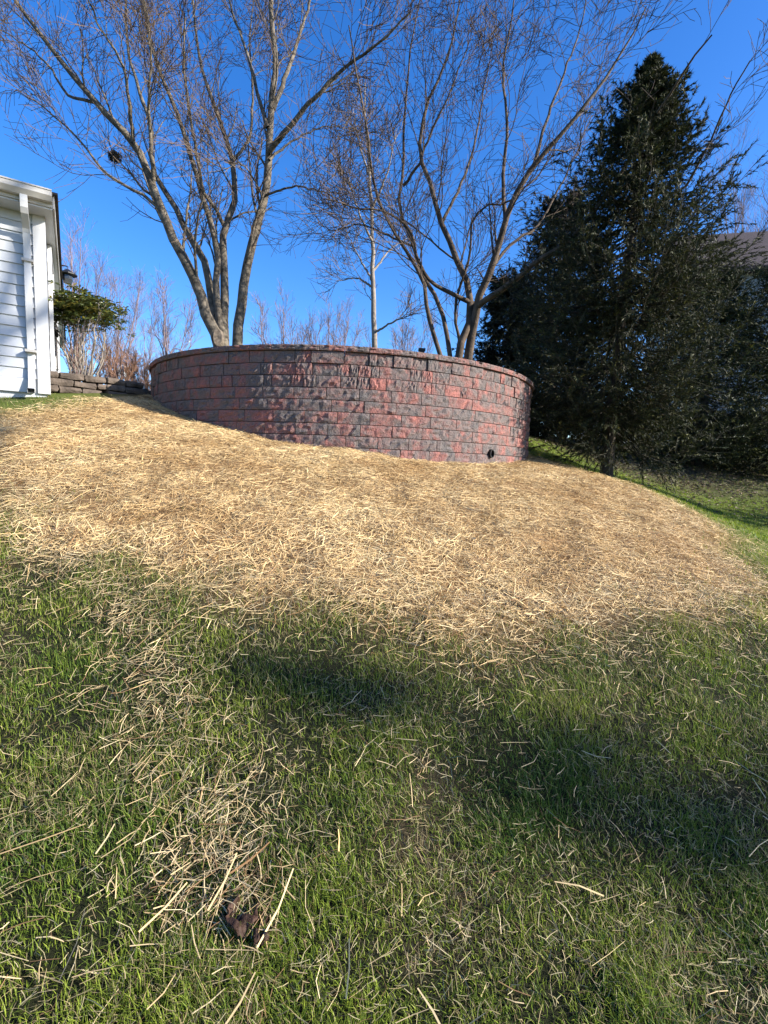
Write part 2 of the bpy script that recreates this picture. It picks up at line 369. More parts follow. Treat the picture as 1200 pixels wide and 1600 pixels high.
# core behind the blocks (gravel fill and soil the trees of the bed do not need)
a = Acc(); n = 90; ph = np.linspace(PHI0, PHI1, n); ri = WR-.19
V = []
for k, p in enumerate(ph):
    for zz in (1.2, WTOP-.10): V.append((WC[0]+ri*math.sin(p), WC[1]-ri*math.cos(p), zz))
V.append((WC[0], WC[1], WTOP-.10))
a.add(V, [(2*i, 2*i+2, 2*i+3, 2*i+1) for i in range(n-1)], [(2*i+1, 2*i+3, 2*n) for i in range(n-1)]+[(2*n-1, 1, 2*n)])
part('soil_core', a.mesh('soil_core'), M['core_black'], wall)
# drain outlet
pp = math.asin((1.50-WC[0])/WR); zc = 1.735
a = Acc(); nrm = np.array([math.sin(pp), -math.cos(pp), 0]); tg = np.array([math.cos(pp), math.sin(pp), 0]); c0 = np.array([WC[0], WC[1], 0])+nrm*WR+np.array([0, 0, zc])
th = np.arange(16)*2*math.pi/16; V = []
for (rr, dd) in ((.05, .05), (.062, .05), (.062, -.05), (.05, -.0)):
    for q in th: V.append(c0+nrm*dd+rr*(tg*math.cos(q)*.8+np.array([0, 0, 1])*math.sin(q)))
i = np.arange(16); j = (i+1) % 16
a.add(V, np.concatenate([np.stack([i+16*k, j+16*k, j+16*(k+1), i+16*(k+1)], -1) for k in range(2)]+[np.stack([i, i+48, j+48, j], -1)]), [(48, 48+k, 48+k+1) for k in range(1, 15)])
part('drain_outlet', a.mesh('drain_outlet'), M['pipe'], wall, 'round black drain pipe end near the foot of the wall')
bx_ = at(659, 548, 9.4); a = Acc(); a.box(bx_-np.array([.05, .05, .10]), (.10, 0, 0), (0, .10, 0), (0, 0, .10)); a.box(bx_+np.array([-.065, -.065, .0]), (.13, 0, 0), (0, .13, 0), (0, 0, .035))
a.box(bx_+np.array([-.015, -.015, -.6]), (.03, 0, 0), (0, .03, 0), (0, 0, .5))
o = obj('garden_light', a.mesh('garden_light'), M['black'], None, 'small black garden light on a stake just above the wall cap', 'garden light')
# planting bed inside the wall
n = 48; rr = WR-.2; V = [(WC[0]+rr*s*math.sin(t), WC[1]+rr*s*math.cos(t), WTOP-.085+.02*math.sin(7*t+5*s)) for s in np.linspace(.05, 1, 6) for t in np.arange(n)*2*math.pi/n]
Q = [(k*n+i, k*n+(i+1) % n, (k+1)*n+(i+1) % n, (k+1)*n+i) for k in range(5) for i in range(n)]
obj('planting_bed', mesh_np('planting_bed', V, [np.array(Q)], np.array([.09, .065, .04])*np.ones((len(V), 1)), True), M['ground'], kind='structure')

# ---------------------------------------------------------------- white house
HC = at(73, 612, 6.5); HC[2] = 2.28
d2 = np.array([-.54, .8417, 0]); d1 = np.array([-.8417, -.54, 0])      # from the corner: d2 recedes, d1 comes nearer to the left
n1 = np.array([.54, -.8417, 0]); n2 = np.array([.8417, .54, 0]); UZ = np.array([0, 0, 1.])
EZ = 4.52
house = thing('white_house', HC, 'single storey white house with lap siding, gutter and downspout beside the shrub', 'house')
a = Acc(); a.box(HC-.3*UZ, d1*9, d2*9, (EZ-2.28+.3)*UZ); part('wall', a.mesh('wall'), M['white'], house)
nb = 16; ex = .127; z0 = HC[2]+.18
def lap(o, d, n, L, name, z):
    a = Acc(); t = np.array([o+n*.004, o+n*.030, o+n*.010+ex*UZ, o+n*.004+ex*UZ]); V = np.r_[t, t+d*L]
    a.add(V, [(0, 1, 2, 3), (7, 6, 5, 4), (0, 4, 5, 1), (1, 5, 6, 2), (2, 6, 7, 3), (3, 7, 4, 0)]); return part(name, a.mesh(name), M['white'], house)
for k in range(nb):
    lap(HC+d1*.09+UZ*(.18+k*ex), d1, n1, 6.5, 'siding_board', z0); lap(HC+d2*.13+UZ*(.18+k*ex), d2, n2, 8.7, 'siding_board', z0)
a = Acc(); a.box(HC+n1*.012+d1*.13, d1*6.5, n1*.035, UZ*.175); part('skirt_board', a.mesh('skirt_board'), M['white_trim'], house)
a = Acc(); a.box(HC+d1*.09, -d1*.09, n1*.042, UZ*2.24); a.box(HC+n1*.042, d2*.165, n2*.042, UZ*2.24); part('corner_board', a.mesh('corner_board'), M['white_trim'], house)
# soffit, fascia, gutter, roof
OV = .32
o0 = HC+n1*OV+n2*.13; o0 = np.array([o0[0], o0[1], EZ])
a = Acc(); a.box(o0-.04*UZ, d1*9.6, d2*9.6, .02*UZ); part('soffit', a.mesh('soffit'), M['white_trim'], house)
a = Acc(); a.box(o0+n1*.003-.02*UZ, d1*9.6, n1*.02, .15*UZ); a.box(o0+n2*.003+n1*.0-.02*UZ, d2*9.6, n2*.02, .15*UZ); part('fascia', a.mesh('fascia'), M['gutter'], house)
def gutter(o, d, n, L):
    a = Acc(); prof = [(0, 0), (.07, 0), (.115, .05), (.115, .105), (.125, .105), (.125, .12), (0.105, .12), (.105, .055), (.065, .012), (0, .012)]
    V = [o+n*x+UZ*z for x, z in prof]; m = len(V); V = np.r_[V, [v+d*L for v in V]]
    a.add(V, [(i, (i+1) % m, (i+1) % m+m, i+m) for i in range(m)]); a.add([o, o+n*.07, o+n*.115+UZ*.05, o+n*.115+UZ*.118, o+UZ*.118], None, [(0, 1, 2), (0, 2, 3), (0, 3, 4)]); return part('gutter', a.mesh('gutter'), M['gutter'], house)
gutter(o0+n1*.025+UZ*.02, d1, n1, 9.5)
a = Acc(); W9 = 9.6; h = 1.6
e0 = o0+n1*.05+n2*.06+UZ*.155; c_ = [e0, e0+d1*9.7, e0+d1*9.7+d2*9.7, e0+d2*9.7]; pk = (c_[0]+c_[2])/2+UZ*h
V = c_+[pk]+[q-UZ*.025 for q in c_]
a.add(V, [(0, 5, 6, 1), (1, 6, 7, 2), (2, 7, 8, 3), (3, 8, 5, 0), (5, 8, 7, 6)], [(0, 1, 4), (1, 2, 4), (2, 3, 4), (3, 0, 4)]); part('roof', a.mesh('roof'), M['roof'], house)
# downspout with elbows, straps
ds0 = HC+d1*.15
P = smooth_line([ds0+n1*(OV+.07)+UZ*(EZ-HC[2]+.03), ds0+n1*(OV+.06)+UZ*(EZ-HC[2]-.07), ds0+n1*.12+UZ*(EZ-HC[2]-.30), ds0+n1*.095+UZ*(EZ-HC[2]-.42), ds0+n1*.095+UZ*1.2, ds0+n1*.095+UZ*.15, ds0+n1*.15+UZ*.04, ds0+n1*.32+UZ*.0], 40)
a = Acc(); T = unit(np.gradient(P, axis=0)); A = np.broadcast_to(d1, T.shape); B = np.cross(T, A); V = []
for k in range(40):
    for sx_, sy_ in ((-1, -1), (1, -1), (1, 1), (-1, 1)): V.append(P[k]+A[k]*sx_*.037+B[k]*sy_*.028)
a.add(V, [(4*k+i, 4*k+(i+1) % 4, 4*k+4+(i+1) % 4, 4*k+4+i) for k in range(39) for i in range(4)]); dsp = part('downspout', a.mesh('downspout'), M['white_trim'], house)
for zz in (.5, 1.6):
    a = Acc(); a.box(ds0+d1*-.06+n1*.03+UZ*zz, d1*.12, n1*.105, UZ*.03); part('strap', a.mesh('strap'), M['gutter'], dsp)
# openings on the receding side: door with frame, window with shutters, lantern
def opening(s, w, z0, z1, name, mat, depth=.05):
    a = Acc(); o = HC+d2*s+n2*.03+UZ*z0
    a.box(o, d2*w, n2*.02, UZ*(z1-z0)); p = part(name, a.mesh(name), mat, house)
    f = Acc()
    for (oo, dx, dz) in ((-.09, .09, (z0, z1+.09)), (w, .09, (z0, z1+.09))): f.box(HC+d2*(s+oo)+n2*.03+UZ*dz[0], d2*dx, n2*depth, UZ*(dz[1]-dz[0]))
    f.box(HC+d2*s+n2*.03+UZ*z1, d2*w, n2*depth, UZ*.09); part('frame', f.mesh('frame'), M['white_trim'], p); return p
dr = opening(1.0, .95, .22, 2.1, 'door', M['door'], .05); a = Acc(); a.box(HC+d2*1.85+n2*.05+UZ*1.1, d2*.04, n2*.07, UZ*.12); part('handle', a.mesh('handle'), M['black'], dr)
opening(4.2, 1.3, .9, 1.95, 'window', M['glass'])
for s in (3.65, 5.65):
    a = Acc(); a.box(HC+d2*s+n2*.03+UZ*.85, d2*.38, n2*.035, UZ*1.3); part('shutter', a.mesh('shutter'), M['door'], house)
lp = HC+d2*3.2+n2*.24+UZ*(4.72-HC[2]); lp = at(98, 428, 9.2)
base_s = HC+d2*((lp-HC)@d2)+UZ*(lp[2]-HC[2])
lan = Acc(); lan.box(base_s+n2*.03-d2*.05-UZ*.1, d2*.1, n2*.03, UZ*.22); lo = part('wall_lantern', lan.mesh('wall_lantern'), M['black'], house, 'black carriage lantern on the receding wall')
a = Acc(); q = base_s+n2*.27
tubes(a, np.array([[base_s+n2*.05+UZ*.05, base_s+n2*.1+UZ*.14, q+UZ*.15, q+UZ*.06]]), np.full((1, 4), .012), 6); part('arm', a.mesh('arm'), M['black'], lo)
a = Acc(); tubes(a, np.array([[q+UZ*.10, q+UZ*.07, q+UZ*.02, q+UZ*.0]]), np.array([[.02, .06, .15, .155]]), 10); part('lamp_shade', a.mesh('lamp_shade'), M['black'], lo)
a = Acc(); tubes(a, np.array([[q-UZ*.005, q-UZ*.08, q-UZ*.16, q-UZ*.17]]), np.array([[.085, .085, .06, .01]]), 8); part('lamp_glass', a.mesh('lamp_glass'), M['glass'], lo)

# ---------------------------------------------------------------- stacked block planter by the house
pA = at(60, 620, 6.9); pB = at(168, 620, 7.5); pA[2] = pB[2] = 0
planter = thing('planter_wall', (pA[0], pA[1], 2.3), 'low three-course planter edging of stacked brown concrete blocks beside the white house', 'planter')
pd = unit(pB-pA); pn = np.array([pd[1], -pd[0], 0]); pr = np.random.default_rng(3)
def stone(o, d, n, L, D, H, rng, name, parent, mat):
    V = np.array([(x, y, z) for z in (0, .5, 1) for (x, y) in ((0, 0), (.5, 0), (1, 0), (1, 1), (.5, 1), (0, 1))], float)
    V[:, 0] = V[:, 0]*L; V[:, 1] = V[:, 1]*-D; V[:, 2] *= H; V += rng.normal(size=V.shape)*.006
    V[6:12] += np.array([(-.008, .012, 0), (0, .014, 0), (.008, .012, 0), (.008, -.01, 0), (0, -.01, 0), (-.008, -.01, 0)])
    Wd = o+V[:, :1]*d+V[:, 1:2]*n+V[:, 2:]*UZ; Q = []
    for k in (0, 6): Q += [(k+i, k+(i+1) % 6, k+6+(i+1) % 6, k+6+i) for i in range(6)]
    Q += [(12, 13, 16, 17), (13, 14, 15, 16), (1, 0, 5, 4), (2, 1, 4, 3)]
    a = Acc(); a.add(Wd, Q); return bevel(part(name, a.mesh(name), mat, parent), .008, 2)
LW = np.linalg.norm(pB-pA)
for c in range(3):
    s = [0, -.02, .0][c]+(.17 if c == 1 else 0)-(.17 if c == 1 else 0); s = -.02 if c != 1 else .14-.17
    while s < LW-.05:
        L = .30*pr.uniform(.9, 1.1)
        if c == 2 and s > LW*.80: break
        o = pA+pd*s; zz = 2.385+c*.098; o = np.array([o[0], o[1], zz]); o = o-pn*pr.uniform(0, .02)+pn*0
        stone(o, pd, pn, L-.026, .2, .086, pr, 'block', planter, M['timber']); s += L if not (c == 1 and s < 0) else L*.62
# return side of the planter, toward the back right
pe = pA+pd*LW; rd = unit(np.array([.55, .83, 0])); rn = np.array([rd[1], -rd[0], 0])
for c in range(3):
    s = .0
    while s < (.95, .8, .5)[c]:
        L = .3*pr.uniform(.9, 1.1); o = np.array([pe[0], pe[1], 2.395+c*.098])+rd*s+np.array([.01, 0, 0]); stone(o, rd, rn, L-.026, .2, .086, pr, 'block', planter, M['timber']); s += L
a = Acc()  # soil in the planter
for k, (x, y) in enumerate(((.02, -.2), (LW, -.2), (LW-.3, -1.4), (-.1, -1.3))): a.V.append(np.array([pA+pd*x+pn*y+UZ*2.56])); a.n += 1
a.Q.append(np.array([(0, 1, 2, 3)])); part('soil', a.mesh('soil'), M['stone'], planter)
for (u, v, Y, s, lb) in ((205, 614, 8.2, .13, 'rough grey-brown rock at the end of the planter edging, beside the round wall'), (222, 617, 8.3, .09, 'small dark rock next to the left end of the round wall')):
    p = at(u, v, Y); p[2] = hz(p[0], p[1])+s*.35; g = np.random.default_rng(int(u)); V = unit(g.normal(size=(26, 3)))*s*np.array([1.3, 1, .8])*g.uniform(.8, 1.15, (26, 1))
    import bmesh
    bm = bmesh.new(); [bm.verts.new(q) for q in V]; bmesh.ops.convex_hull(bm, input=bm.verts); me = bpy.data.meshes.new('rock'); bm.to_mesh(me); bm.free()
    o = obj('rock', me, M['stone'], None, lb, 'rock', 'rocks beside the planter'); o.location = tuple(p)

# ---------------------------------------------------------------- leaf helper
def blades(acc, P, D, N, L, W, C, bend=0., shape='leaf'):
    """flat leaf-like quads: base P, direction D, face normal N, length, width"""
    S = unit(np.cross(D, N)); L = np.asarray(L)[:, None]; W = np.asarray(W)[:, None]; Nn = np.cross(S, D)
    if shape == 'leaf':
        V = np.stack([P, P+D*L*.5+S*W*.5+Nn*L*bend*.3, P+D*L-Nn*L*bend, P+D*L*.5-S*W*.5+Nn*L*bend*.3], 1)
        i = np.arange(len(P))[:, None]*4; acc.add(V.reshape(-1, 3), i+np.array([[0, 1, 2, 3]]), None, np.repeat(C, 4, 0))
    elif shape == 'tri':
        V = np.stack([P-S*W*.5, P+S*W*.5, P+D*L], 1); i = np.arange(len(P))[:, None]*3
        acc.add(V.reshape(-1, 3), None, i+np.array([[0, 1, 2]]), np.repeat(C, 3, 0))

# evergreen shrub with bare stems and a leafy top
sb = at(128, 600, 7.9); sb[2] = 2.42
shrub = thing('evergreen_shrub', sb, 'leggy evergreen shrub with bare stems and a leafy top beside the house', 'shrub')
g = np.random.default_rng(12); n = 16; P = np.zeros((n, 8, 3))
for k in range(n):
    az = g.uniform(0, 6.28); rad = g.uniform(.2, .62); hgt = g.uniform(1.1, 1.45)
    base = sb+np.array([math.cos(az), math.sin(az), 0])*g.uniform(.02, .18); top = sb+np.array([math.cos(az)*rad, math.sin(az)*rad*.8, hgt])
    mid = base*.5+top*.5+np.array([math.cos(az), math.sin(az), 0])*.08*g.normal()+UZ*.05; P[k] = smooth_line([base, mid, top], 8); P[k, 1:-1] += g.normal(size=(6, 3))*.018
R = np.linspace(.016, .006, 8)[None]*g.uniform(.7, 1.2, (n, 1)); a = Acc(); tubes(a, P, R, 5)
P2, R2 = spawn(P, R, 7, .3, (.35, .3), .7, .25, 5, g, .0025); tubes(a, P2, R2, 3)
part('stem', a.mesh('stem'), M['bark_pale'], shrub)
tips = np.concatenate([P[:, -1], P2[P2[:, -1, 2] > sb[2]+1.15][:, -1]]); a = Acc()
tips = np.concatenate([tips, sb+np.stack([g.normal(size=420)*.30, g.normal(size=420)*.25, 1.36+g.normal(size=420)*.13-.25*np.abs(g.normal(size=420))*0], 1)])
tips = tips[(np.abs(tips-sb)[:, 0] < .66) & (tips[:, 2]-sb[2] < 1.66-.30*(tips[:, 0]-sb[0]))]
m = 11; Pp = np.repeat(tips, m, 0); nn = len(Pp); az = g.uniform(0, 6.28, nn); D = unit(np.stack([np.cos(az), np.sin(az), g.uniform(-.5, .6, nn)], 1))
C = np.array([.075, .10, .024])*g.uniform(.5, 1.5, (nn, 1)); yl = g.random(nn) < .25; C[yl] = np.array([.20, .17, .03])*g.uniform(.6, 1.2, (yl.sum(), 1))
blades(a, Pp+D*.01, D, unit(UZ+g.normal(size=(nn, 3))*.35), g.uniform(.06, .11, nn), g.uniform(.022, .034, nn), C, .15)
part('leaves', a.mesh('leaves'), M['leaf'], shrub)

# ---------------------------------------------------------------- traffic sign seen from behind
p = at(196, 582, 26); s0 = np.array([p[0], p[1], hz(p[0], p[1])])
sg = thing('road_sign', s0, 'octagonal road sign on a white post seen from behind, beyond the planter', 'road sign')
sd = unit(np.array([-p[0], -p[1]+0, 0])); sd = np.r_[sd[:2], 0]; st = np.array([-sd[1], sd[0], 0])
a = Acc(); th = np.arange(8)*math.pi/4+math.pi/8; fr = [p+st*.40*math.cos(t)+UZ*.40*math.sin(t) for t in th]; V = fr+[q-sd*.012 for q in fr]
a.add(V, [(i, (i+1) % 8, (i+1) % 8+8, i+8) for i in range(8)], [(0, i, i+1) for i in range(1, 7)]+[(8, 8+i+1, 8+i) for i in range(1, 7)]); part('sign_plate', a.mesh('sign_plate'), M['sign'], sg)
a = Acc(); a.box(np.array([p[0], p[1], s0[2]-.2])+sd*.015-st*.06, st*.12, sd*.1, UZ*(p[2]+.36-s0[2]+.2)); part('post', a.mesh('post'), M['post'], sg)

# ---------------------------------------------------------------- bare trees near the wall
LEV = [dict(per=10, t0=.3, length=(2.2, .5), spread=.8, up=.18, K=9, rmin=.006, rf=.34, wig=.11),
       dict(per=7, t0=.15, length=(1.15, .4), spread=.85, up=.1, K=6, rmin=.0055, rf=.5, wig=.11),
       dict(per=4, t0=.1, length=(.6, .3), spread=1.0, up=.03, K=4, rmin=.0046, rf=.7, wig=.12)]
YA = 12.0; gA = at(343, 560, YA)
Lm = []
Lm.append((px_line([(343, 540), (324, 495), (296, 419), (274, 381), (238, 291), (208, 222), (181, 193), (117, 122), (58, 47), (10, -20)], YA, YA-1.6, (gA[0]+.1, YA)), .20, .03, True))
Lm.append((px_line([(346, 520), (330, 470), (320, 409), (287, 355), (269, 314), (241, 270), (236, 201), (222, 150), (204, 100), (196, -10)], YA+.1, YA+1.2, (gA[0]+.15, YA+.1)), .15, .02, False))
Lm.append((px_line([(346, 510), (338, 457), (340, 406), (328, 345), (313, 293), (295, 235), (269, 158), (251, 117), (222, 0), (210, -60)], YA+.05, YA+.4, (gA[0]+.17, YA+.05)), .13, .022, False))
Lm.append((px_line([(350, 530), (351, 483), (350, 381), (352, 352), (366, 317), (364, 252), (351, 209), (333, 158), (312, 90), (300, -20)], YA+.1, YA+1.6, (gA[0]+.2, YA+.12)), .16, .02, False))
Lm.append((px_line([(351, 354), (338, 327), (318, 299), (311, 262), (300, 200), (290, 120), (288, 20)], YA+.6, YA-.8), .06, .014, False))
Lm.append((px_line([(274, 381), (262, 345), (215, 300), (170, 275), (120, 215), (70, 170), (25, 140)], YA-.4, YA-1.4), .055, .010, False))
Lm.append((px_line([(240, 292), (237, 240), (232, 170), (236, 90), (225, 0)], YA-.7, YA-1.8), .06, .012, False))
Lm.append((px_line([(208, 222), (204, 170), (190, 100), (150, 30), (130, -40)], YA-1, YA-2.2), .05, .012, False))
Lm.append((px_line([(150, 160), (110, 150), (70, 95), (30, 65), (-10, 40)], YA-1.2, YA-.4), .04, .01, False))
Lm.append((px_line([(358, 255), (385, 225), (395, 150), (390, 60), (400, -20)], YA+1, YA+2.2), .05, .012, False))
bare_tree('bare_tree', 'multi-stemmed bare tree rising behind the left part of the wall, fan of leaning trunks', Lm, (gA[0], YA, hz(gA[0], YA)), LEV, (M['bark_grey'], M['twig']), 21)
YE = 12.4; gE = at(368, 560, YE); Lm = []
Lm.append((px_line([(370, 540), (377, 470), (392, 393), (413, 309), (420, 240), (423, 176), (429, 105), (424, 30), (430, -60)], YE, YE+.3, (gE[0], YE)), .175, .05, True))
Lm.append((px_line([(421, 237), (448, 204), (490, 153), (548, 99), (590, 68), (640, 20)], YE, YE-1.5), .085, .014, False))
Lm.append((px_line([(419, 200), (408, 165), (382, 70), (360, 10), (350, -40)], YE+.1, YE+1), .065, .014, False))
Lm.append((px_line([(427, 170), (450, 110), (463, 70), (484, 0), (490, -60)], YE+.2, YE+1.4), .075, .018, False))
Lm.append((px_line([(414, 306), (451, 293), (500, 299), (545, 320)], YE, YE-1.2), .035, .008, False))
Lm.append((px_line([(421, 250), (455, 222), (500, 200), (540, 195)], YE, YE+1.2), .04, .008, False))
Lm.append((px_line([(412, 312), (390, 270), (372, 255), (350, 270)], YE, YE-1), .03, .007, False))
bare_tree('bare_tree', 'single-trunked bare tree just right of the multi-stemmed clump, leaning right above the wall', Lm, (gE[0], YE, hz(gE[0], YE)), LEV, (M['bark_grey'], M['twig']), 22)
# pruned stub and wound at the foot of the left clump
YR = 12.2; gR = at(732, 570, YR); Lm = []
Lm.append((px_line([(732, 552), (744, 490), (747, 470), (770, 417), (790, 350), (800, 313), (833, 260), (867, 223), (905, 175), (985, 60), (1010, 10)], YR, YR-1.5, (gR[0], YR)), .17, .012, True))
Lm.append((px_line([(716, 552), (735, 490), (733, 460), (729, 437), (710, 397), (690, 350), (680, 317), (670, 277), (658, 250), (662, 180), (700, 90), (720, -10)], YR-.1, YR+.6, (gR[0]-.2, YR-.1)), .14, .014, False))
Lm.append((px_line([(744, 478), (757, 470), (800, 440), (843, 407), (897, 367), (950, 300), (1010, 205), (1060, 125), (1112, 55)], YR, YR-5.2), .095, .010, None))
Lm.append((px_line([(950, 300), (1000, 290), (1060, 300), (1110, 220), (1140, 150), (1172, 95)], YR-3.0, YR-5.0), .04, .008, None))
Lm.append((px_line([(740, 475), (700, 457), (670, 437), (652, 400), (640, 360), (600, 330), (560, 325), (505, 310)], YR, YR-1.3), .07, .010, False))
Lm.append((px_line([(687, 552), (667, 483), (663, 443), (633, 390), (610, 350), (585, 290), (575, 210), (560, 130), (545, 40)], YR-.3, YR-1.2, (gR[0]-.65, YR-.3)), .085, .012, False))
Lm.append((px_line([(703, 552), (687, 477), (663, 433), (647, 383), (623, 317), (629, 270), (633, 183), (640, 90), (660, -20)], YR+.2, YR+1.4, (gR[0]-.45, YR+.2)), .085, .014, False))
Lm.append((px_line([(718, 530), (711, 490), (716, 455), (735, 400), (738, 345), (760, 320), (787, 318), (800, 312)], YR+.3, YR-.5, (gR[0]-.25, YR+.3)), .06, .02, False))
Lm.append((px_line([(790, 350), (786, 280), (792, 200), (786, 110), (800, 20), (805, -50)], YR-.4, YR+.8), .06, .012, False))
Lm.append((px_line([(770, 417), (800, 380), (838, 355), (870, 300), (900, 240), (925, 180)], YR-.2, YR+1.2), .05, .010, False))
Lm.append((px_line([(690, 350), (715, 300), (740, 230), (755, 150), (770, 60)], YR+.3, YR+1.6), .05, .010, False))
Lm.append((px_line([(630, 290), (650, 265), (670, 215), (700, 150), (735, 60)], YR+.8, YR-.2), .045, .010, False))
Lm.append((px_line([(833, 262), (850, 200), (875, 130), (905, 50), (920, -20)], YR-.8, YR+.3), .05, .010, False))
Lm.append((px_line([(647, 385), (600, 365), (560, 350), (520, 360), (490, 345)], YR+.3, YR+1.5), .035, .007, False))
bare_tree('bare_tree', 'wide-spreading dark bare tree with several thin trunks behind the right half of the wall', Lm, (gR[0], YR, hz(gR[0], YR)), LEV, (M['bark_dark'], M['twig_dark']), 23)
YM = 18.; gM = at(585, 600, YM); Lm = []
Lm.append((px_line([(585, 540), (583, 450), (582, 383), (578, 283), (572, 190), (570, 130)], YM, YM, (gM[0], YM)), .17, .02, True))
for (u, v), e, e2 in (((583, 450), (560, 435), (525, 440)), ((583, 440), (560, 400), (535, 350)), ((583, 425), (610, 390), (640, 370)), ((582, 380), (560, 330), (540, 260)), ((580, 330), (605, 270), (620, 200)), ((578, 280), (560, 220), (550, 160)), ((585, 520), (620, 500), (650, 490))):
    Lm.append((px_line([(u, v), e, e2], YM, YM+RNG.uniform(-1.5, 1.5)), .055, .01, False))
bare_tree('bare_tree', 'slender straight grey bare tree standing alone in the middle, behind the wall', Lm, (gM[0], YM, hz(gM[0], YM)), [dict(LEV[0], per=6, length=(1.5, .5), rmin=.008), dict(LEV[1], per=5, length=(.8, .4), rmin=.007), dict(LEV[2], per=3, rmin=.006)], (M['bark_pale'], M['twig']), 24)
# nest in the left tree
pn_ = at(180, 245, 11.3); g = np.random.default_rng(9); n = 170; P = np.zeros((n, 3, 3)); az = unit(g.normal(size=(n, 3)))*np.array([.10, .09, .06])*g.uniform(.3, 1.5, (n, 1))
dr_ = unit(np.cross(az, g.normal(size=(n, 3))))*.09; P[:, 0] = pn_+az-dr_; P[:, 1] = pn_+az*1.05; P[:, 2] = pn_+az+dr_
a = Acc(); tubes(a, P, np.full((n, 3), .006), 3); o = obj('twig_nest', a.mesh('twig_nest'), M['nest'], None, 'dark round twig nest high in the left bare tree', 'nest')
# pruning wound at the foot of the left clump
c0 = at(341, 528, 11.75); a = Acc(); th = np.arange(14)*2*math.pi/14; V = [c0+np.array([.095*math.cos(t), -.05+.02*math.cos(t), .19*math.sin(t)]) for t in th]+[c0+np.array([.095*1.15*math.cos(t), .12, .19*1.15*math.sin(t)]) for t in th]+[c0+np.array([0, -.035, 0])]
a.add(V, [(i, i+14, (i+1) % 14+14, (i+1) % 14) for i in range(14)], [(28, i, (i+1) % 14) for i in range(14)]); part('pruning_scar', a.mesh('pruning_scar'), M['cut'], bpy.data.objects['bare_tree'], 'pale oval pruning scar low on the trunk')

# ---------------------------------------------------------------- far bare trees and brush
def vase_tree(u, v, Y, H, spread, seed, label, mat, name='far_tree', nl=7, cat='tree', group='far bare trees on the skyline', rmin=.010, k=1.):
    b = at(u, v, Y); b = np.array([b[0], b[1], hz(b[0], b[1])-.3]); g = np.random.default_rng(seed); Lm = []
    top = np.array([g.normal()*.4, g.normal()*.4, H])
    Lm.append(([b, b+np.array([.05, 0, H*.25]), b+top*.6, b+top], H*.013*k, rmin, True))
    for i in range(nl):
        az = i*2.4+g.uniform(-.4, .4); s = g.uniform(.5, 1)*spread; h0 = g.uniform(.1, .4)*H; d = np.array([math.cos(az), math.sin(az), 0])
        Lm.append(([b+np.array([0, 0, h0]), b+d*s*.35+UZ*(h0+H*.2), b+d*s*.7+UZ*(H*g.uniform(.55, .7)), b+d*s+UZ*H*g.uniform(.75, .97)], H*.0065*k, rmin, False))
    lv = [dict(per=9, t0=.2, length=(H*.2, .5), spread=.6, up=.25, K=6, rmin=rmin*.8, wig=.1), dict(per=7, t0=.1, length=(H*.1, .4), spread=.7, up=.2, K=4, rmin=rmin*.6, wig=.12),
          dict(per=3, t0=.1, length=(H*.06, .3), spread=.7, up=.15, K=3, rmin=rmin*.45, wig=.12)]
    t = bare_tree(name, label, Lm, b, lv, (mat, mat), seed, group); t['category'] = cat; return t
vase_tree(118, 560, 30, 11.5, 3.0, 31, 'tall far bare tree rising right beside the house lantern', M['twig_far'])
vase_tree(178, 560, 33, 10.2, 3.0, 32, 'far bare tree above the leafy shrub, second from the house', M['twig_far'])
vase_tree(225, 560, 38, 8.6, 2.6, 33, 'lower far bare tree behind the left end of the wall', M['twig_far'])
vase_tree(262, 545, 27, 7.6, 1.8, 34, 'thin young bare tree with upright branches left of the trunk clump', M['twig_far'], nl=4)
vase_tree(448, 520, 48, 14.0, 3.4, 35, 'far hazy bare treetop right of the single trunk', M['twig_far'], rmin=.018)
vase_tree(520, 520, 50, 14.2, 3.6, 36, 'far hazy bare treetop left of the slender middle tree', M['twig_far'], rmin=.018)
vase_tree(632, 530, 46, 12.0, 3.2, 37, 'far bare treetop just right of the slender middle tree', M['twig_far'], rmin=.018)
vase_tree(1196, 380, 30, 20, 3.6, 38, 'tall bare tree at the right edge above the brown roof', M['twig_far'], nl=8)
vase_tree(188, 590, 20, 2.9, 1.3, 39, 'russet leafless bush behind the road sign post', M['twig_red'], 'russet_bush', 12, 'bush', 'russet bushes beyond the planter', rmin=.009)
vase_tree(232, 590, 21, 2.7, 1.2, 40, 'russet leafless bush next to the left end of the wall', M['twig_red'], 'russet_bush', 12, 'bush', 'russet bushes beyond the planter', rmin=.009)
vase_tree(140, 590, 22, 3.2, 1.3, 41, 'russet leafless bush half hidden behind the evergreen shrub', M['twig_red'], 'russet_bush', 12, 'bush', 'russet bushes beyond the planter', rmin=.009)

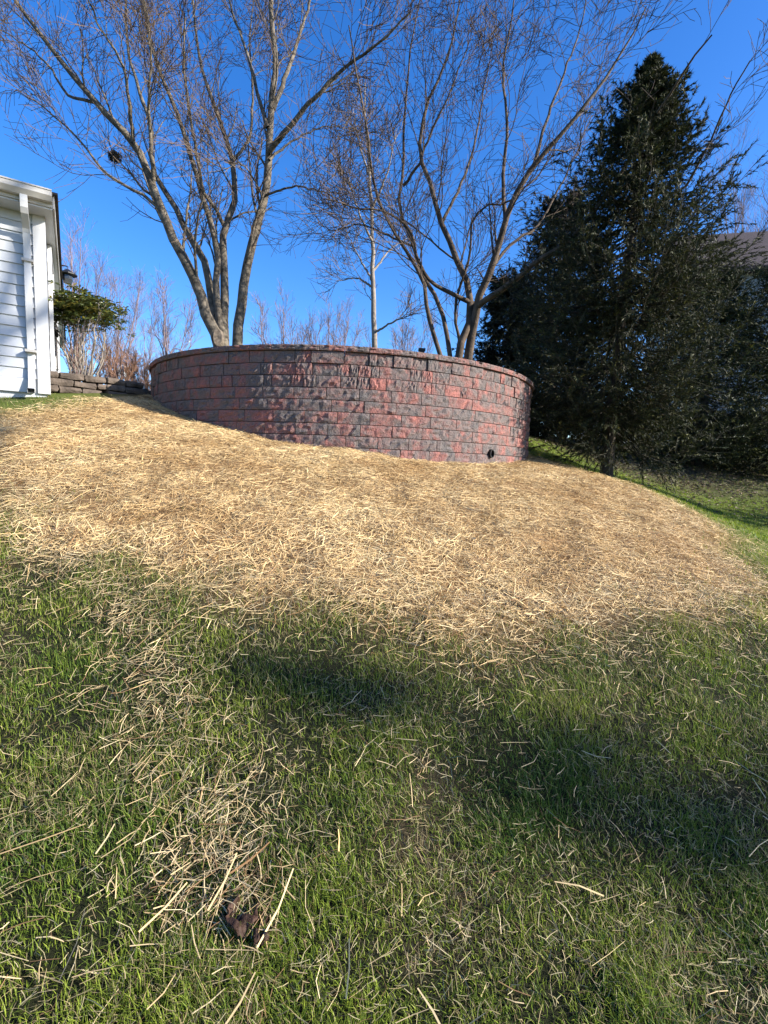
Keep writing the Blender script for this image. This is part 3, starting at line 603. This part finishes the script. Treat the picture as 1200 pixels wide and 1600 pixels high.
# ---------------------------------------------------------------- evergreens on the right
def spruce(u, Y, H, Rm, h0, seed, label, name='spruce_tree', nb=330, tint=(.021, .027, .011), lean=0, needle=.075, sec=11, dens=17, droop=.25, power=.8, trunk_r=.13, cone=None, x=None):
    b = at(u, 700, Y) if x is None else np.array([x, Y, 0.]); b = np.array([b[0], b[1], hz(b[0], b[1])-.1]); g = np.random.default_rng(seed); t = thing(name, b, label, 'tree', 'evergreens on the right')
    P = smooth_line([b, b+np.array([lean*.1, 0, H*.3]), b+np.array([lean*.5, 0, H*.65]), b+np.array([lean, 0, H])], 24); R = np.linspace(trunk_r, .012, 24)
    a = Acc(); tubes(a, P[None], R[None], 10); part('trunk', a.mesh('trunk', True), M['bark_spruce'], t)
    hh = np.sort(h0+(H-h0)*g.random(nb)**(1.12 if cone is None else .95)); k = hh/H*23; i = np.clip(k.astype(int), 0, 22); f = (k-i)[:, None]; o = P[i]*(1-f)+P[i+1]*f
    az = g.uniform(0, 6.283, nb); s = (hh-h0)/(H-h0); L = (Rm*np.clip(1.02-s, .03, 1)**power if cone is None else np.minimum(Rm, cone*(H-hh)+.02))*g.uniform(.6, 1.12, nb)*(1+.16*np.sin(az*3+hh*1.7+seed)+.1*np.sin(az*5-hh*3.1))*np.where(s < .12, .75, 1)
    d = np.stack([np.cos(az), np.sin(az), np.zeros(nb)], 1); K = 8; B = np.zeros((nb, K, 3)); w = np.linspace(0, 1, K)
    rise = (.05+(.75 if cone is None else .4)*s**2)[:, None]; dz = L[:, None]*(rise*w-droop*(1-s[:, None]*.8)*np.sin(w*math.pi*.8)*1.0+.22*w**3)
    B[:] = o[:, None]+d[:, None]*(L[:, None]*w)[..., None]; B[..., 2] += dz; B[:, 1:] += g.normal(size=(nb, K-1, 3))*.025
    BR = np.maximum((.004+.007*L)[:, None]*(1-w*.85), .003); a = Acc(); tubes(a, B, BR, 4)
    S, SR = spawn(B, BR, sec, .22, (-.34, .45), .95, -.16, 5, g, .003, wig=.1); S[..., 2] += 0; (tubes(a, S[:, ::2], SR[:, ::2], 3) if needle < .08 else None)
    part('branch', a.mesh('branch'), M['twig_green'], t)['kind'] = 'stuff'
    segs = [B[g.random(nb) < 2], S]; a = Acc()
    for X, m in ((B, dens), (S, dens)):
        nX = len(X); pi = np.repeat(np.arange(nX), m); tt = (.12+.88*g.random(nX*m))*(X.shape[1]-1); kk = np.clip(tt.astype(int), 0, X.shape[1]-2); fr = (tt-kk)[:, None]
        p = X[pi, kk]*(1-fr)+X[pi, kk+1]*fr; tn = unit(X[pi, kk+1]-X[pi, kk]); n_ = len(p)
        D = unit(tn*.9+unit(np.cross(tn, g.normal(size=(n_, 3))))*g.uniform(.3, 1., (n_, 1))-UZ*.12); C = np.array(tint)*g.uniform(.5, 1.7, (n_, 1))*np.repeat(g.uniform(.7, 1.35, (nX, 1)), m, 0)
        yl = g.random(n_) < .2; C[yl] = C[yl]*np.array([2.8, 2.2, 1.3]); blades(a, p, D, unit(g.normal(size=(n_, 3))), g.uniform(.6, 1.4, n_)*needle, g.uniform(.6, 1.2, n_)*needle*.24, C, 0, 'tri')  # some needles tinted brighter: sunlit tips put into the colour
    part('crown', a.mesh('crown'), M['needle'], t); return t
sp = spruce(951, 8.7, 6.95, 1.75, .85, 51, 'tallest spruce on the right with its bare trunk foot beside the straw slope', lean=.2, nb=600, cone=.58, sec=13, dens=38, needle=.062, droop=.4, trunk_r=.115)
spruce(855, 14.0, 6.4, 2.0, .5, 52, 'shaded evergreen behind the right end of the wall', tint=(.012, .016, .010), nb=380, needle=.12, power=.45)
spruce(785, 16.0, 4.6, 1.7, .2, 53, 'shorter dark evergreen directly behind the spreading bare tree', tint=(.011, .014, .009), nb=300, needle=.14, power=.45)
spruce(1095, 14.5, 5.2, 2.5, .5, 54, 'broad lower spruce with drooping boughs right of the tallest one', tint=(.026, .034, .015), nb=400, power=.5, needle=.095)
spruce(1215, 14.0, 6.0, 2.8, .5, 55, 'olive green spruce cut off by the right edge of the picture', tint=(.030, .038, .014), nb=380, power=.5, needle=.10)
spruce(1690, 8.3, 6.6, 1.6, .5, 56, 'unseen spruce added beyond the right edge to shade the yard', nb=220, dens=14, needle=.1, power=.7)  # out of view, added so its shadow crosses the yard
# dark low bush between the wall and the spruce trunk
for (u, Y, r, hgt, seed, lb) in ((880, 15, 1.3, 1.7, 61, 'dense dark bush between the wall and the spruce trunk'), (965, 16.5, 1.5, 1.5, 62, 'dark bush behind the spruce trunk in front of the pale fence'), (1060, 18, 1.6, 1.4, 63, 'low dark bush under the broad spruce'), (1170, 19, 2.0, 1.3, 64, 'wide dark bush by the right edge below the brown roof')):
    b = at(u, 700, Y); b[2] = hz(b[0], b[1]); g = np.random.default_rng(seed); t = thing('dark_bush', b, lb, 'bush', 'dark bushes under the evergreens')
    n = 60; P = np.zeros((n, 6, 3)); az = g.uniform(0, 6.28, n); rr = g.uniform(.2, 1, n)*r
    for q in range(n): P[q] = smooth_line([b, b+np.array([math.cos(az[q])*rr[q]*.4, math.sin(az[q])*rr[q]*.4, hgt*.5]), b+np.array([math.cos(az[q])*rr[q], math.sin(az[q])*rr[q], hgt*g.uniform(.5, 1)])], 6)
    R = np.linspace(.018, .004, 6)[None]*np.ones((n, 1)); a = Acc(); tubes(a, P, R, 4); S, SR = spawn(P, R, 8, .2, (.4, .2), .8, .1, 4, g, .003); tubes(a, S, SR, 3); part('stem', a.mesh('stem'), M['twig_dark'], t)
    a = Acc(); m = 34; X = np.repeat(S[:, 1:].reshape(-1, 3), m//3, 0); X = X+g.normal(size=X.shape)*.06; n_ = len(X); D = unit(g.normal(size=(n_, 3)))
    blades(a, X, D, unit(g.normal(size=(n_, 3))), g.uniform(.05, .10, n_), g.uniform(.02, .04, n_), np.array([.016, .019, .010])*g.uniform(.5, 1.7, (n_, 1)), .1); part('leaves', a.mesh('leaves'), M['needle'], t)

# ---------------------------------------------------------------- neighbour's house and pale fence behind the evergreens
NH = at(1075, 690, 21.); NH[2] = hz(NH[0], NH[1])-.2
nh = thing('neighbour_house', NH, 'two storey pale house with brown roof behind the spruces', 'house')
ex_ = unit(np.array([.97, -.22, 0])); ey = np.array([.22, .97, 0]); WH = 7.2
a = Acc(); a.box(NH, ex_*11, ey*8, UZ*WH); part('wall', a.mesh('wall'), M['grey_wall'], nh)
a = Acc(); e0 = NH+UZ*WH-ex_*.4-ey*.4; V = [e0, e0+ex_*11.8, e0+ex_*11.8+ey*8.8, e0+ey*8.8, e0+ey*4.4+UZ*3.1, e0+ey*4.4+ex_*11.8+UZ*3.1]; V = V+[q+UZ*.18 for q in V]
a.add(V, [(6, 7, 11, 10), (8, 9, 10, 11), (0, 4, 5, 1), (2, 5, 4, 3), (0, 1, 7, 6), (2, 3, 9, 8), (0, 6, 10, 4), (4, 10, 9, 3), (1, 5, 11, 7), (5, 2, 8, 11)]); part('roof', a.mesh('roof'), M['roof_brown'], nh)
for (x, z) in ((1.5, .9), (4.5, .9), (7.5, .9), (1.5, 3.4), (4.5, 3.4), (7.5, 3.4)):
    a = Acc(); a.box(NH+ex_*x-ey*.03+UZ*z, ex_*1.1, ey*.03, UZ*1.3); w = part('window', a.mesh('window'), M['glass'], nh)
    a = Acc(); a.box(NH+ex_*(x-.09)-ey*.06+UZ*(z-.1), ex_*1.28, ey*.055, UZ*.09); a.box(NH+ex_*(x-.09)-ey*.06+UZ*(z+1.3), ex_*1.28, ey*.055, UZ*.09); part('frame', a.mesh('frame'), M['white_trim'], w)
fA = at(905, 690, 20.5); fB = at(1060, 690, 20.); fz = hz(fA[0], fA[1]); fn = thing('pale_fence', (fA[0], fA[1], fz), 'low pale board fence glimpsed between the evergreen trunks', 'fence')
fd = np.array([fB[0]-fA[0], fB[1]-fA[1], 0]); fl = np.linalg.norm(fd); fd /= fl; fnm = np.array([fd[1], -fd[0], 0]); nbd = 26
for k in range(nbd):
    a = Acc(); a.box(np.array([fA[0], fA[1], fz-.1])+fd*(k*fl/nbd), fd*(fl/nbd-.012), fnm*.02, UZ*1.15); part('board', a.mesh('board'), M['pale_wall'], fn)
for zz in (.25, .85):
    a = Acc(); a.box(np.array([fA[0], fA[1], fz+zz])-fnm*.04, fd*fl, fnm*.038, UZ*.08); part('rail', a.mesh('rail'), M['pale_wall'], fn)

# ---------------------------------------------------------------- unseen shade trees right of the picture, shaped for their shadows on lawn and house
def shade_tree(x, y, H, seed, label, spread, hr=(.2, .45), az0=None, per=6, more=()):
    g = np.random.default_rng(seed); b = np.array([x, y, float(hz(x, y))-.2]); Lm = [([b, b+UZ*H*.3, b+UZ*H*.6+np.array([.1, .1, 0]), b+UZ*H], .15, .02, True)]
    for i in range(9):
        az = i*2.4 if az0 is None else az0+g.uniform(-.6, .6); d = np.array([math.cos(az), math.sin(az), 0]); h0 = g.uniform(*hr)*H; s = g.uniform(.6, 1)*spread
        Lm.append(([b+UZ*h0, b+d*s*.4+UZ*(h0+H*.12), b+d*s*.8+UZ*(h0+H*.25), b+d*s+UZ*(h0+H*.30)], .09, .02, False))
    for q in more: Lm.append(([b+UZ*q[0]]+[np.array(k) for k in q[1:]], .22, .09, False))  # extra limbs routed so their shadows fall on the house siding
    bare_tree('shade_tree', label, Lm, b, [dict(LEV[0], per=8), dict(LEV[1], per=per), dict(LEV[2], per=2)], (M['bark_grey'], M['twig']), seed, 'shade trees beside the lawn')
shade_tree(15.0, -4.3, 17.0, 71, 'tall bare shade tree on the lawn beyond the right edge of the picture', 6.4, (.5, .58), 1.35, 3, ((8.5, (15.4, -.6, 11.2), (15.8, .9, 12.7), (16, 2.2, 13.6)), (9.5, (15.3, -.5, 12.6), (15.7, 1.0, 14.2), (15.9, 1.8, 15.6)), (9.8, (15.6, .4, 11.6), (15.8, 1.1, 13.1), (15.9, 1.4, 14.9))))
spruce(0, -3.2, 11.7, 1.15, 1.0, 72, 'slender tall unseen spruce farther right, shaped to shade the lawn', nb=110, dens=6, needle=.15, cone=.30, x=21.0)  # unseen, kept slender and sparse for a narrow lawn shadow

# ---------------------------------------------------------------- straw mulch
g = np.random.default_rng(101)
def strips(acc, x, y, L, W, az, tilt, lift, bend, C):
    z = hz(x, y); e = .03; nx_ = -(hz(x+e, y)-z)/e; ny_ = -(hz(x, y+e)-z)/e
    N = unit(np.stack([nx_, ny_, np.ones_like(x)], 1)); D = np.stack([np.cos(az), np.sin(az), np.zeros_like(x)], 1); D = unit(D-N*(D*N).sum(1, keepdims=True)); S = np.cross(N, D)
    rl = g.normal(size=(len(x), 1))*.6; Sr = S*np.cos(rl)+N*np.sin(rl)
    D1 = unit(D+N*tilt[:, None]); D2 = unit(D1+S*bend[:, None]+N*g.normal(size=(len(x), 1))*.12)
    P = np.stack([x, y, z], 1)+N*lift[:, None]; h = L[:, None]*.5; w = W[:, None]*.5
    A = P-D1*h; B = P; Cc = P+D2*h
    V = np.stack([A-Sr*w, A+Sr*w, B-Sr*w, B+Sr*w, Cc-Sr*w*.7, Cc+Sr*w*.7], 1); i = np.arange(len(x))[:, None]*6
    acc.add(V.reshape(-1, 3), np.concatenate([i+np.array([[0, 1, 3, 2]]), i+np.array([[2, 3, 5, 4]])]), None, np.repeat(C, 6, 0))
def straw_colour(n):
    t = g.random((n, 1)); c = np.array([.60, .40, .175])*(1-t)+np.array([.82, .64, .35])*t; dk = g.random(n) < .16; c[dk] = np.array([.27, .15, .065]); return c*g.uniform(.6, 1.12, (n, 1))
n = 430000; x = g.uniform(-4.8, 4.2, n); y = g.uniform(2.2, 9.8, n); w = straw_mask(x, y); near = np.clip(1.15-.10*(y-2.4), .45, 1)
patch = np.clip(.78+.4*lump(x, y, 3.5, 51)+.3*lump(x, y, 11, 56), .12, 1)
keep = (g.random(n) < w*near*patch) & ~inside_wall(x, y, WR+.0) & ~((x < -3.9) & (y > 6.9)); x, y = x[keep], y[keep]; n = len(x)
a = Acc(); lf = .004+.02*g.random(n)*(1+.6*lump(x, y, 6, 52))
strips(a, x, y, g.gamma(3., .024, n)+.02, g.uniform(.0018, .0038, n), g.uniform(0, 6.28, n), g.normal(size=n)*.16, np.maximum(lf, .003), g.normal(size=n)*.25, straw_colour(n)*(1+np.clip(.20*lump(x, y, 2.2, 53)+.18*lump(x, y, 7, 57), -.5, .3)[:, None]*np.array([.75, 1., 1.25])))
# raised clumps where straw has bunched up
for (cx, cy, r, m, hh) in ((.95, 2.92, .16, 900, .07), (-1.95, 3.08, .2, 800, .05), (.05, 3.6, .3, 700, .04), (-1.0, 3.1, .3, 700, .04)):
    xx = cx+g.normal(size=m)*r; yy = cy+g.normal(size=m)*r*.6; hgt = hh*np.exp(-((xx-cx)/r)**2-((yy-cy)/r/.6)**2)*g.random(m)+.006
    strips(a, xx, yy, g.gamma(4, .022, m)+.03, g.uniform(.0025, .005, m), g.uniform(0, 6.28, m), g.normal(size=m)*.35, hgt, g.normal(size=m)*.3, straw_colour(m))
n = 16000; x = g.uniform(-2.0, .1, n); y = g.uniform(1.1, 2.9, n); keep = g.random(n) < .75*streak_mask(x, y); x, y = x[keep], y[keep]; n = len(x)
strips(a, x, y, g.gamma(2.2, .022, n)+.018, g.uniform(.0013, .003, n), g.normal(1.1, .9, n), g.normal(size=n)*.2, g.uniform(.008, .045, n), g.normal(size=n)*.3, straw_colour(n)*np.array([.82, .86, .95]))
# loose straws on the lawn
n = 60000; x = g.uniform(-4.5, 4.5, n); y = g.uniform(.75, 4.5, n); w = .05+.6*streak_mask(x, y)+.10*np.clip(lump(x, y, 4.5, 54), 0, 1)+.6*np.exp(np.minimum(straw_sd(x, y), 0)/.30)
for (cx, cy, r, k) in ((.08, 1.76, .14, .4), (.46, 2.1, .10, .25), (-.75, 1.2, .2, .15)): w = w+k*np.exp(-((x-cx)**2+(y-cy)**2)/r**2)
w = np.where(straw_mask(x, y) > .9, 0, w); keep = g.random(n) < np.clip(w, 0, 1); x, y = x[keep], y[keep]; n = len(x)
strips(a, x, y, g.gamma(2.2, .021, n)+.016, g.uniform(.0012, .0028, n), g.normal(1.1, 1.1, n), g.normal(size=n)*.15, g.uniform(.012, .042, n), g.normal(size=n)*.35, straw_colour(n)*np.array([.82, .86, .95]))
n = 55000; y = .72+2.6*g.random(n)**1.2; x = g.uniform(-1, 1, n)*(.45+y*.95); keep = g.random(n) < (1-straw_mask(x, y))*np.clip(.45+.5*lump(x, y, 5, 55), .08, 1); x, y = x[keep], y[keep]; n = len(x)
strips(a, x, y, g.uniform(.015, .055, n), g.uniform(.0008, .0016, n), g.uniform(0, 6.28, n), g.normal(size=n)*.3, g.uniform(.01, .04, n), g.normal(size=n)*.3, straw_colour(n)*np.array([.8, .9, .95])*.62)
# a few long stalks close to the camera
L_ = [(-.62, 1.22, .10, 1.55), (-.56, 1.22, .15, 1.0), (-.25, 1.24, .20, 1.2), (-.48, 1.45, .14, .05), (-.98, 1.35, .22, .45), (-.80, 1.36, .10, 1.5), (.62, 1.35, .14, 2.8), (.16, 1.05, .11, 2.1), (.24, 1.03, .10, .3), (-.05, 1.12, .12, 1.55), (-.30, 1.04, .12, 1.1), (-.57, 1.06, .13, 1.3), (-.1, 1.42, .07, 1.6), (-.42, 1.3, .16, 1.3), (-.36, 1.36, .13, .7)]
q = np.array(L_); strips(a, q[:, 0], q[:, 1], q[:, 2], np.full(len(q), .0048), q[:, 3], np.zeros(len(q)), np.full(len(q), .045), np.zeros(len(q))+.15, straw_colour(len(q)))
obj('straw_mulch', a.mesh('straw_mulch'), M['straw'], None, 'golden straw spread over the slope below the wall', 'straw', kind='stuff')

# ---------------------------------------------------------------- grass
def grass(acc, x, y, L, W, C, lean, two=True):
    n = len(x); z = hz(x, y); az = g.uniform(0, 6.283, n); ln = g.normal(size=n)*lean; H = np.stack([np.cos(az), np.sin(az), np.zeros(n)], 1); S = np.stack([-np.sin(az+g.normal(size=n)*.5), np.cos(az), np.zeros(n)], 1)
    P = np.stack([x, y, z-.004], 1); D1 = unit(UZ+H*np.abs(ln)[:, None]*.7); D2 = unit(UZ*.8+H*(np.abs(ln)*2.0+.15)[:, None]); w = W[:, None]*.5
    if two:
        B = P+D1*L[:, None]*.55; T = B+D2*L[:, None]*.5; V = np.stack([P-S*w, P+S*w, B+S*w*.85, B-S*w*.85, T], 1); i = np.arange(n)[:, None]*5
        acc.add(V.reshape(-1, 3), i+np.array([[0, 1, 2, 3]]), i+np.array([[3, 2, 4]]), np.repeat(C, 5, 0))
    else:
        V = np.stack([P-S*w, P+S*w, P+(D1+D2)*.5*L[:, None]], 1); i = np.arange(n)[:, None]*3; acc.add(V.reshape(-1, 3), None, i+np.array([[0, 1, 2]]), np.repeat(C, 3, 0))
def grass_colour(x, y, dry=.2):
    n = len(x); t = np.clip(.5+.5*lump(x, y, 5, 61)+g.normal(size=n)*.25, 0, 1)[:, None]; c = np.array([.05, .105, .015])*(1-t)+np.array([.225, .28, .034])*t
    pt = np.clip(dry+.22*lump(x, y, 6, 62)+.25*np.exp(np.minimum(straw_sd(x, y), 0)/.3), .02, .8); dd = g.random(n) < pt; c[dd] = np.array([.30, .25, .12])*g.uniform(.5, 1.15, (dd.sum(), 1)); return c*g.uniform(.7, 1.25, (n, 1))
a = Acc()
n = 370000; y = .70+3.0*g.random(n)**1.25; half = .45+y*.95; x = g.uniform(-1, 1, n)*half; w = 1-straw_mask(x, y)*.985; w = w*np.clip(.75+.6*lump(x, y, 7, 63)+.3*lump(x, y, 17, 66), .22, 1)
keep = (g.random(n) < w*.8); x, y = x[keep], y[keep]; n = len(x); tuft = np.clip(1+.45*lump(x, y, 7, 64)+.3*lump(x, y, 16, 67), .45, 2.0)
grass(a, x, y, g.uniform(.022, .054, n)*tuft, g.uniform(.0013, .0026, n), grass_colour(x, y, .15)*1.15, .95)
n = 60000; x = g.uniform(-7.5, -2.2, n); y = g.uniform(2.6, 8, n); keep = (g.random(n) < (1-straw_mask(x, y))*.9) & ((HC[0]-x)*n1[0]+(HC[1]-y)*n1[1] < 0); x, y = x[keep], y[keep]; n = len(x)
grass(a, x, y, g.uniform(.025, .06, n), g.uniform(.003, .006, n), grass_colour(x, y, .12), .7, False)
n = 230000; x = g.uniform(2, 17, n); y = g.uniform(2.2, 16, n); lit = np.clip(1-((x-7.5)/6)**2-((y-15.5)/4.2)**2, 0, 1); keep = (g.random(n) < (1-straw_mask(x, y))*(1-.85*np.sqrt(lit))) & (np.abs(x) < y*.95+1); x, y = x[keep], y[keep]; n = len(x)
c = grass_colour(x, y, .04)*np.array([1.25, 1.25, .8]); grass(a, x, y, g.uniform(.03, .06, n), g.uniform(.006, .012, n), c, .7, False)
obj('grass', a.mesh('grass'), M['grass'], None, 'short green lawn grass mixed with dry blades', 'grass', kind='stuff')
# leaf litter under the evergreens
n = 14000; x = g.normal(7.5, 3.0, n); y = g.normal(14, 2.0, n); z = hz(x, y)+.01; a = Acc(); az = g.uniform(0, 6.28, n)
blades(a, np.stack([x, y, z], 1), np.stack([np.cos(az), np.sin(az), g.normal(size=n)*.25], 1), unit(UZ+g.normal(size=(n, 3))*.4), g.uniform(.05, .1, n), g.uniform(.03, .06, n), np.array([.17, .13, .085])*g.uniform(.4, 1.4, (n, 1)), .2)
obj('leaf_litter', a.mesh('leaf_litter'), M['straw'], None, 'dry brown leaf litter on the shaded ground under the spruces', 'leaf litter', kind='stuff')

# ---------------------------------------------------------------- curled dead leaves in the foreground grass
def dead_leaf(x, y, L, Wd, az, roll, label, seed, lift):
    gg = np.random.default_rng(seed); m, k = 15, 11; V = []
    for i in range(m):
        s = i/(m-1); wd = Wd*max(.06, math.sin(math.pi*min(1, s*.97+.02)))**.55*(1+.14*math.sin(s*19+seed))
        for j in range(k):
            q = (j/(k-1)-.5)*2; ang = q*roll; V.append((L*(s-.5)+gg.normal()*.003, wd*math.sin(ang)/roll*.9, .42*wd*(1-math.cos(ang))+.012*math.sin(s*6+q*2)+.006*math.sin(s*15-q*5)+gg.normal()*.0035))
    Q = [(i*k+j, i*k+j+1, (i+1)*k+j+1, (i+1)*k+j) for i in range(m-1) for j in range(k-1)]; me = mesh_np('dead_leaf', V, [np.array(Q)], None, True)
    o = obj('dead_leaf', me, M['leafdead'], None, label, 'leaf', 'dead leaves in the grass'); o.location = (x, y, float(hz(x, y))+lift); o.rotation_euler = (.25, .1, az)
    md = o.modifiers.new('thick', 'SOLIDIFY'); md.thickness = .002; return o
dead_leaf(-.352, 1.215, .115, .062, 1.75, 1.3, 'larger curled dark brown dead leaf lying in the foreground grass', 1, .024)
dead_leaf(-.285, 1.185, .08, .036, 1.25, 1.5, 'smaller reddish brown dead leaf tucked beside the larger one', 2, .022)
